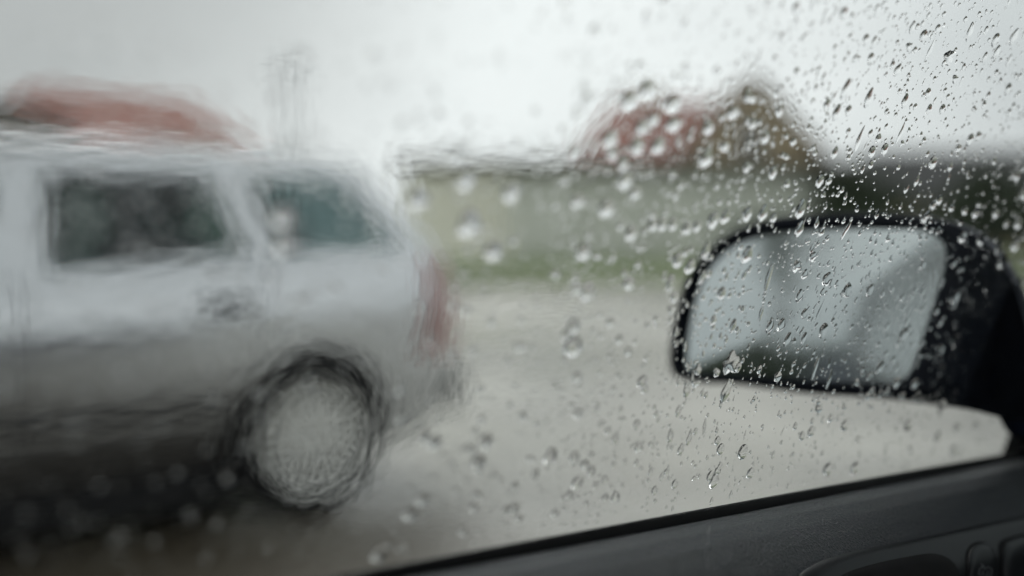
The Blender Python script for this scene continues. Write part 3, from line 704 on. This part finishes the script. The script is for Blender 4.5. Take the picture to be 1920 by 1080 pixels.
# A-pillar and screen, far side, bonnet
def bar(p0, p1, r, nme, m, seg=10):
    p0, p1 = Vector(p0), Vector(p1); d = (p1-p0).normalized(); a = d.orthogonal().normalized(); b = d.cross(a)
    v = [p+a*math.cos(6.283*s/seg)*r+b*math.sin(6.283*s/seg)*r for p in (p0, p1) for s in range(seg)]
    return put(nme, mesh(v, [(s, (s+1) % seg, seg+(s+1) % seg, seg+s) for s in range(seg)]+[tuple(range(seg)), tuple(range(seg, 2*seg))]), car, [m], smooth=False)
bar((1.80, 0.37, 1.00), (1.02, 0.26, 1.42), 0.030, 'windscreen_pillar', M['navy'])
bar((1.80, -1.17, 0.98), (1.0, -1.05, 1.41), 0.035, 'windscreen_pillar', M['navy'])
put('windscreen', mesh([(1.80, 0.35, 0.98), (1.80, -1.14, 0.98), (1.0, -1.03, 1.42), (1.0, 0.24, 1.42)], [(0, 1, 2, 3)]), car, [M['windscreen']])
put('dashboard', box(0.95, 1.78, -1.12, 0.33, 0.55, 1.0, 0.06), car, [M['dark']])
put('bonnet', box(1.80, 2.7, -1.15, 0.40, 0.80, 0.95, 0.04), car, [M['navy']])
put('far_door', box(-2.2, 2.6, -1.30, -1.18, 0.25, 0.98, 0.03), car, [M['navy']])
put('far_pillar', box(-0.45, -0.35, -1.16, -1.10, 0.97, 1.42, 0.01), car, [M['plastic']])
put('floor', box(-2.2, 2.6, -1.17, 0.42, 0.18, 0.26), car, [M['dark']])
put('tail', box(-2.3, -2.0, -1.17, 0.42, 0.3, 0.98, 0.04), car, [M['navy']])
sme = seat_mesh(0.5)
o = put('seat', sme, car, [M['seat']], loc=(0, -0.42-0.4, 0.45), smooth=True); o.rotation_euler = (0, 0, math.pi)
# division bar at the front of the pane
xb = hit_glass(1906, 800).x + 0.018
glass_slab([(xb, belt(xb)-0.02), (xb+0.05, belt(xb)-0.02), (xb+0.05, 1.36), (xb, 1.36)], 0.03, -0.014, M['rubber'], 'window_divider')
glass_slab([(xb+0.05, belt(xb)-0.02), (1.75, belt(1.75)), (1.35, 1.22), (xb+0.14, 1.41), (xb+0.05, 1.41)], 0.012, -0.008, M['plastic'], 'light_blocking_pillar_trim')  # enlarged out of view to block light from the door panel

# ---------------- door mirror
vdir = (Vector((0, 0, 1)) - nrm*nrm.z).normalized(); udir = vdir.cross(nrm).normalized()   # image right
if udir.dot(CR @ Vector((1, 0, 0))) < 0: udir = -udir
def to_uv(px, py, off=0.0):
    d = ray(px, py); t = (MC + nrm*off - EYE).dot(nrm)/d.dot(nrm); q = EYE+d*t-MC; return q.dot(udir), q.dot(vdir)
def muv(u, v, w=0.0): return MC + udir*u + vdir*v + nrm*w
rim_px = [(1252, 690), (1262, 590), (1292, 505), (1345, 448), (1420, 412), (1520, 400), (1620, 398), (1720, 402), (1800, 420), (1862, 462), (1903, 530), (1930, 620), (1942, 700), (1938, 790), (1800, 766), (1650, 748), (1500, 738), (1380, 722), (1290, 716)]
rim = [to_uv(*q) for q in rim_px]; rim = spline(rim, 5); rim_c = np.array(rim).mean(0)
mg_px = [(1280, 682), (1288, 600), (1312, 522), (1358, 468), (1430, 440), (1530, 431), (1640, 428), (1725, 432), (1765, 455), (1766, 500), (1745, 570), (1722, 640), (1700, 700), (1672, 716), (1600, 716), (1480, 708), (1370, 700), (1300, 696)]
mgl = spline([to_uv(*q) for q in mg_px], 5); mc = np.array(mgl).mean(0)
dm = bpy.data.objects.new('door_mirror', None); COL.objects.link(dm); dm.parent = car; dm.empty_display_size = 0.05
# housing: rim -> bulges forward
v = []; n = len(rim)
for k, w in ((0.985, 0.0), (1.0, -0.006), (1.01, -0.025), (0.97, -0.055), (0.86, -0.082), (0.62, -0.100), (0.3, -0.106), (0.01, -0.107)):
    for q in rim:
        u = rim_c[0]+(q[0]-rim_c[0])*k; vv_ = rim_c[1]+(q[1]-rim_c[1])*k; v.append(muv(u, vv_, w))
# dished front between rim and glass frame
ng = len(mgl)
f = [(i*n+j, i*n+(j+1) % n, (i+1)*n+(j+1) % n, (i+1)*n+j) for i in range(7) for j in range(n)]
put('mirror_housing', mesh(v, f), dm, [M['mirror_shell']], smooth=True)
# bezel ring: resample both outlines by angle about the glass centre
def by_angle(poly, c, angs):
    o = np.array(poly); a = np.unwrap(np.arctan2(o[:, 1]-c[1], o[:, 0]-c[0])); r = np.hypot(o[:, 0]-c[0], o[:, 1]-c[1])
    if a[-1] < a[0]: a = a[::-1]; r = r[::-1]
    a0 = a[0]; aa = np.concatenate([a, [a[0]+2*math.pi]]); rr = np.concatenate([r, [r[0]]])
    return [(c[0]+math.cos(t)*float(np.interp((t-a0) % (2*math.pi)+a0, aa, rr)), c[1]+math.sin(t)*float(np.interp((t-a0) % (2*math.pi)+a0, aa, rr))) for t in angs]
angs = np.linspace(0, 2*math.pi, 120, endpoint=False)
A = by_angle([tuple(rim_c+(np.array(q)-rim_c)*0.987) for q in rim], mc, angs); B = by_angle([tuple(mc+(np.array(q)-mc)*1.035) for q in mgl], mc, angs); C = by_angle(mgl, mc, angs)
v = [muv(*q, 0.0) for q in A] + [muv(*q, 0.004) for q in [tuple(np.array(a)*0.4+np.array(b)*0.6) for a, b in zip(A, B)]] + [muv(*q, 0.0035) for q in B] + [muv(*q, -0.009) for q in C] + [muv(*q, -0.02) for q in C]
n2 = 120
put('bezel', mesh(v, [(i*n2+j, i*n2+(j+1) % n2, (i+1)*n2+(j+1) % n2, (i+1)*n2+j) for i in range(4) for j in range(n2)]), dm, [M['bezel']], smooth=True)
v = [muv(mc[0]+(q[0]-mc[0])*k, mc[1]+(q[1]-mc[1])*k, -0.006 - 0.0016*k*k) for k in (1.0, 0.75, 0.5, 0.25, 0.02) for q in C]
put('mirror_glass', mesh(v, [(i*n2+j, i*n2+(j+1) % n2, (i+1)*n2+(j+1) % n2, (i+1)*n2+j) for i in range(4) for j in range(n2)] + [tuple(range(4*n2, 5*n2))]), dm, [M['mirror']], smooth=True)
# arm to the sail
a0 = muv(*to_uv(1893, 715), -0.03); a1 = Vector((a0.x+0.06, glass_y(a0.x+0.06, a0.z)+0.01, a0.z-0.02))
d = (a1-a0); v = []
for i in range(8):
    t = i/7; c = a0+d*t + Vector((0, 0, -0.006*math.sin(math.pi*t)))
    for s in range(14):
        an = 2*math.pi*s/14; v.append(c + Vector((math.cos(an)*0.040, 0, math.sin(an)*(0.026+0.01*t))))
put('mirror_arm', mesh(v, grid_faces(8, 14, True)+[tuple(range(14)), tuple(range(98, 112))]), dm, [M['mirror_shell']], smooth=True)

# ================================================================== RAINDROPS on the outside of the pane
def drop_mesh(seed, seg=22, rings=7, asp=1.0, tail=0.0, wob=0.10, hgt=0.36, sag=0.25):
    """unit drop, half width 1, flat back at y=0, dome to +y, z up"""
    rr = random.Random(seed); ph = [rr.uniform(0, 6.28) for _ in range(4)]; am = [rr.uniform(0, wob), rr.uniform(0, wob*0.8), rr.uniform(0, wob*0.5)]
    v = []; f = []
    for i in range(rings+1):
        r = math.sin(math.pi/2*(1-i/rings)) if i else 1.0
        for s in range(seg):
            a = 2*math.pi*s/seg
            rad = 1 + am[0]*math.cos(2*a+ph[0]) + am[1]*math.cos(3*a+ph[1]) + am[2]*math.cos(5*a+ph[2])
            x = r*rad*math.cos(a); z = r*rad*math.sin(a)
            z2 = z*asp; 
            w = 1 - tail*max(0, z)/1.0                   # narrower towards the top
            zz = z2 + (tail*0.5*max(0, z)**2)*asp
            h = hgt*(1-r*r)**0.9*(1 - sag*z)
            v.append((x*w - 0.0, h, zz - sag*0.25*asp*(1-r)))
        if i == rings: break
    for i in range(rings):
        for s in range(seg):
            f.append((i*seg+s, i*seg+(s+1) % seg, (i+1)*seg+(s+1) % seg, (i+1)*seg+s))
    k = len(v); v += [v[q] for q in range(seg)]; f.append(tuple(range(k+seg-1, k-1, -1)))      # the back has its own rim so that shading stays crisp
    f = [q[::-1] for q in f]
    ctr = len(v); v.append(v[rings*seg]); f = [tuple(ctr if (rings*seg <= x < (rings+1)*seg) else x for x in q) for q in f]
    f = [tuple(dict.fromkeys(q)) for q in f]; used = sorted({x for q in f for x in q}); mp_ = {x: i for i, x in enumerate(used)}
    me2 = bpy.data.meshes.new('raindrop'); me2.from_pydata([v[x] for x in used], [], [tuple(mp_[x] for x in q) for q in f]); me2.update(); me2.materials.append(M['water'])
    for p_ in me2.polygons: p_.use_smooth = len(p_.vertices) <= 4
    return me2
KINDS_ = {'round': dict(asp=0.88, tail=0.05), 'oval': dict(asp=1.12, tail=0.15), 'tall': dict(asp=1.55, tail=0.30, hgt=0.38), 'streak': dict(asp=3.2, tail=0.45, wob=0.22, hgt=0.42), 'blot': dict(asp=0.95, tail=0.0, wob=0.36)}
PROTO = {k: [drop_mesh(17*i+hash_, **kw) for i in range(5)] for hash_, (k, kw) in enumerate(KINDS_.items())}
rng = random.Random(8)
placed = {}                                   # spatial hash so that drops never run into each other
def free(x, z, r):
    c = 0.008; i, j = int(x//c), int(z//c)
    for a in (-1, 0, 1):
        for b in (-1, 0, 1):
            for (qx, qz, qr) in placed.get((i+a, j+b), ()):
                if (qx-x)**2+(qz-z)**2 < (qr+r)**2*0.92: return False
    placed.setdefault((i, j), []).append((x, z, r)); return True
drops = []                                    # (x, z, half width, kind, tilt)
def add_drop(px, py, hpx, kind, tilt=None, force=False):
    """one drop seen at this place in the glass; hpx = its height in the 1920 px photo"""
    p = hit_glass(px, py, GT); d = project(p)[2]; asp = KINDS_[kind]['asp']
    half_h = hpx/2*d/FPX; a = half_h/asp
    r = max(a, half_h)*0.74
    if free(p.x, p.z, r) or force: drops.append((p.x, p.z, a, kind, tilt if tilt is not None else rng.gauss(R(4), R(7)), px, py))
# the drops one can single out in the photograph
BIG = [(1442,522,52,'streak'),(1436,548,40,'streak'),(1588,430,44,'streak'),(1462,505,36,'streak'),(1538,585,38,'streak'),(1612,262,46,'streak'),(1745,95,40,'streak'),(1690,250,38,'streak'),(1530,690,40,'streak'),(1556,712,34,'streak'),(1428,588,34,'streak'),(1322,800,30,'streak'),(1502,393,40,'tall'),(1500,430,34,'tall'),(1402,478,34,'oval'),(1372,682,44,'blot'),(1362,735,44,'tall'),(1325,470,34,'tall'),(1272,488,32,'oval'),(1354,550,26,'oval'),
 (1495,500,24,'blot'),(1510,515,20,'oval'),(1525,482,20,'round'),(1500,555,28,'tall'),(1590,545,30,'oval'),(1632,545,26,'oval'),(1445,612,30,'tall'),(1466,610,26,'oval'),(1545,620,30,'oval'),
 (1478,637,30,'tall'),(1695,628,26,'round'),(1648,320-60,20,'oval'),(1450,325,26,'oval'),(1538,340,26,'oval'),(1566,287,26,'tall'),(1636,285,24,'oval'),(1660,280,24,'oval'),(1587,168,36,'tall'),
 (1630,185,36,'tall'),(1570,212,34,'tall'),(1607,255,34,'tall'),(1592,208,22,'oval'),(1684,132,28,'tall'),(1698,190,30,'tall'),(1634,110,22,'oval'),(1733,68,26,'oval'),(1712,52,26,'tall'),(1820,60,32,'tall'),
 (1868,75,26,'oval'),(1902,70,34,'tall'),(1870,98,28,'tall'),(1768,205,20,'oval'),(1820,262,24,'oval'),(1835,275-20,18,'oval'),(1750,305,28,'oval'),(1798,278,18,'round'),(1645,20,24,'tall'),(1640,80,24,'tall'),
 (1180,190,38,'round'),(1215,170,38,'round'),(1262,196,36,'round'),(1264,234,32,'round'),(1144,262,34,'round'),(1195,276,38,'oval'),(1234,275,36,'oval'),(1205,240,30,'round'),(1226,225,28,'round'),(1330,240,30,'oval'),
 (1325,297,40,'oval'),(1375,212,28,'round'),(1412,233,24,'oval'),(1436,258,26,'oval'),(1360,275,22,'round'),(1173,340,34,'round'),(1192,363,26,'round'),(1150,290,26,'round'),(1185,438,32,'oval'),(1095,473,34,'round'),
 (1225,422,28,'oval'),(1243,421,28,'oval'),(1263,421,26,'oval'),(1289,429,28,'oval'),(1338,414,34,'oval'),(1361,407,28,'oval'),(1402,402,30,'oval'),(1432,400,36,'tall'),(1308,425,24,'oval'),(1138,392,36,'round'),
 (1083,378,28,'round'),(880,420,56,'oval'),(530,405,46,'round'),(535,455,44,'round'),(925,472,38,'round'),(960,362,38,'round'),(875,338,40,'round'),(785,375,42,'round'),(1102,549,36,'oval'),(1075,650,42,'round'),
 (1180,532,26,'round'),(1258,532,34,'tall'),(1295,500,30,'oval'),(1318,520,28,'tall'),(1145,605,18,'round'),(1033,857,36,'oval'),(1078,858,26,'oval'),(1098,872,20,'round'),(1210,730,20,'oval'),(1273,771,24,'tall'),(1258,818,26,'tall'),
 (1278,843,26,'tall'),(1293,823,24,'tall'),(1352,843,24,'oval'),(1394,848,32,'oval'),(1340,903,30,'oval'),(1333,893,22,'oval'),(1408,888,24,'oval'),(1275,845,24,'tall'),(1221,885,20,'tall'),(1242,894,18,'tall'),(1195,796,20,'oval'),
 (1120,765,22,'tall'),(1085,776,22,'round'),(1165,768,18,'tall'),(1155,822,26,'tall'),(1083,906,30,'oval'),(1070,928,22,'oval'),(1005,890,26,'tall'),(1110,884,20,'round'),(1155,932,22,'blot'),(1168,911,12,'oval'),(897,867,32,'round'),
 (815,830,28,'round'),(912,828,30,'round'),(795,818,24,'round'),(965,954,26,'oval'),(793,937,26,'round'),(770,965,28,'round'),(710,1040,32,'round'),(1425,395,18,'round'),(1558,785,18,'oval'),(1492,800,16,'oval'),(1505,818,20,'oval'),
 (1553,880,26,'round'),(1604,878,26,'round'),(1522,810,24,'oval'),(1585,798,22,'round'),(1704,797,24,'round'),(1760,820,22,'round'),(1790,845,22,'round'),(1806,445,22,'round'),(1905,460,24,'round'),(1840,450,22,'round'),(1792,558,26,'round'),
 (1765,656,24,'oval'),(1768,695,22,'round'),(1682,718,22,'round'),(1716,720,20,'round'),(1852,540,20,'oval'),(1830,120+280,20,'round'),(1868,400,20,'round'),(1910,420,22,'round'),(1810,395,18,'round'),(1750,385,18,'round'),(1785,390,16,'round'),
 (1525,12,20,'tall'),(1468,70,20,'oval'),(1465,85,22,'round'),(1605,110,16,'oval'),(1625,75,22,'oval'),(1495,135,18,'oval'),(1555,340,16,'round'),(1477,345,18,'oval'),(1385,690,20,'oval'),(1310,695,20,'oval'),(1345,700,18,'oval'),(1305,720,18,'blot')]
for a in BIG: add_drop(*a, force=False)
# the rest, scattered with the photograph's density
def dens(x, y):
    d = 0.22 if x < 850 else 0.4
    if x > 1050: d = 1.0
    if x > 1350 and y < 340: d = 1.15
    if 1250 < x < 1750 and 380 < y < 760: d = 1.45
    if 1000 < x < 1500 and 110 < y < 420: d = 1.45
    if 1050 < x < 1500 and y > 760: d = 0.9
    if x < 1080 and y < 240: d = 0.07
    if x > 1500 and y > 780: d = 0.7
    if 1050 < x < 1400 and y < 120: d = 0.35
    if x < 850 and y > 740: d = 0.07
    return d/1.35
def rand_kind(x, y, h):
    if h > 13 and x > 1250: return rng.choices(['tall', 'oval', 'streak', 'blot', 'round'], [4, 4, 1.5, 1, 1])[0]
    return rng.choices(['round', 'oval', 'tall', 'blot'], [4, 4, 2, 1.2])[0]
tries = 0
while len(drops) < 1020 and tries < 20000:      # medium
    tries += 1; x, y = rng.uniform(-60, 1960), rng.uniform(-40, 1040)
    if rng.random() > dens(x, y): continue
    h = min(30, rng.lognormvariate(2.55, 0.34)) * (0.7 if x < 850 else 1.0); add_drop(x, y, h, rand_kind(x, y, h))
n_med = len(drops); tries = 0
while len(drops) < n_med+6500 and tries < 90000:   # fine spray of droplets between them
    tries += 1; x, y = rng.uniform(-150, 2060), rng.uniform(-80, 1075)
    if rng.random() > dens(x, y)**0.8: continue
    h = min(14, rng.lognormvariate(1.72, 0.42))*(1.5 if x < 900 else 1.0); add_drop(x, y, h, rand_kind(x, y, h))
drops = [d for d in drops if d[1]-d[2] > belt(d[0])+0.004 and XG0+0.06 < d[0] < XG1-0.01 and d[1] < 1.39]
def drop_matrix(x, z, a, tilt):
    n = glass_n(x, z); up = (Vector((0, 0, 1)) - n*n.z).normalized(); rt = n.cross(up).normalized()
    c, s = math.cos(tilt), math.sin(tilt); X = rt*c - up*s; Z = rt*s + up*c
    m = Matrix((X, n, Z)).transposed().to_4x4()
    m.translation = Vector((x, glass_y(x, z)+GT, z)) + n*0.0006
    return m @ Matrix.Scale(a, 4)
drops.sort(key=lambda d: -d[2]*KINDS_[d[3]]['asp']*d[2]/(project((d[0], glass_y(d[0], d[1]), d[1]))[2]**2))
inside = [d for d in drops if -20 < d[5] < 1940 and -20 < d[6] < 1090]
single = inside[:290]; sid = {id(d) for d in single}; rest = [d for d in drops if id(d) not in sid]
def region(x, y):
    if x < 740 and 330 < y < 500: return "silver car's dark windows"
    if 440 < x < 730 and 650 < y < 970: return "silver car's rear wheel"
    if x < 850 and 260 < y < 900: return "silver car's bodywork"
    if x < 420 and 150 < y <= 260: return 'red roof at the left'
    if 1270 < x < 1770 and 430 < y < 715: return 'reflection in the door mirror'
    if 1240 < x and 395 < y < 770: return 'dark shell of the door mirror'
    if x > 1500 and 285 < y <= 420: return 'dark grey roof above the mirror'
    if 1050 < x < 1330 and 150 < y < 310: return 'red roof in the middle'
    if 1330 <= x < 1500 and 140 < y < 400: return 'tan brick gable'
    if y < 300 and x > 1330: return 'sky right of the gable'
    if y < 290: return 'sky left of the gable'
    if y < 470: return 'low garage wall'
    if y < 545: return 'green grass strip'
    if y > 760 and x > 1400: return 'wet ground under the door mirror'
    if x < 960: return 'wet ground beside the silver car'
    return 'wet ground left of the door mirror'
SHAPE = {'round': 'round', 'oval': 'oval', 'tall': 'tall teardrop', 'streak': 'long thin', 'blot': 'irregular'}
ORD = ['leftmost'] + [w + ' from left,' for w in ('second', 'third', 'fourth', 'fifth', 'sixth', 'seventh', 'eighth', 'ninth', 'tenth')]
classes = {}
for k, d in enumerate(single):
    rg = region(d[5], d[6]); size = 'large' if k < 90 else ('medium' if k < 190 else 'small')
    classes.setdefault((rg, size, d[3]), []).append(d)
for (rg, size, kd), ds in classes.items():
    ds.sort(key=lambda d: d[5])
    for i, d in enumerate(ds):
        o = bpy.data.objects.new('raindrop', rng.choice(PROTO[d[3]])); COL.objects.link(o); o.matrix_world = drop_matrix(d[0], d[1], d[2], d[4])
        base = f"{size} {SHAPE[kd]} raindrop over the {rg}"
        if len(ds) > 1 and len(ds) <= 10: base = ORD[i] + ' ' + base
        o['label'] = base; o['category'] = 'raindrop'; o['group'] = 'raindrops on the side window' if len(ds) <= 10 else f'{size} {SHAPE[kd]} raindrops over the {rg}'
# fine spray: one object
low_p = {k: [drop_mesh(31*i+7, seg=14, rings=5, **dict(kw, hgt=0.33)) for i in range(3)] for k, kw in KINDS_.items()}
arr = {k: [(np.array([v.co[:] for v in m.vertices]), [tuple(p.vertices) for p in m.polygons]) for m in ms] for k, ms in low_p.items()}
V = []; F = []; off = 0
for d in rest:
    co, fc = rng.choice(arr[d[3]]); mtx = np.array(drop_matrix(d[0], d[1], d[2], d[4]))
    V.append(co @ mtx[:3, :3].T + mtx[:3, 3]); F += [tuple(i+off for i in q) for q in fc]; off += len(co)
me = bpy.data.meshes.new('spray'); me.from_pydata(np.concatenate(V).tolist(), [], F); me.update(); me.materials.append(M['water'])
me.polygons.foreach_set('use_smooth', [len(p.vertices) <= 4 for p in me.polygons])
put('fine_raindrops', me, kind='stuff', label='fine spray of tiny raindrops scattered over the whole side window', cat='raindrops')
print('drops', len(drops), 'single', len(single), 'classes', len(classes))
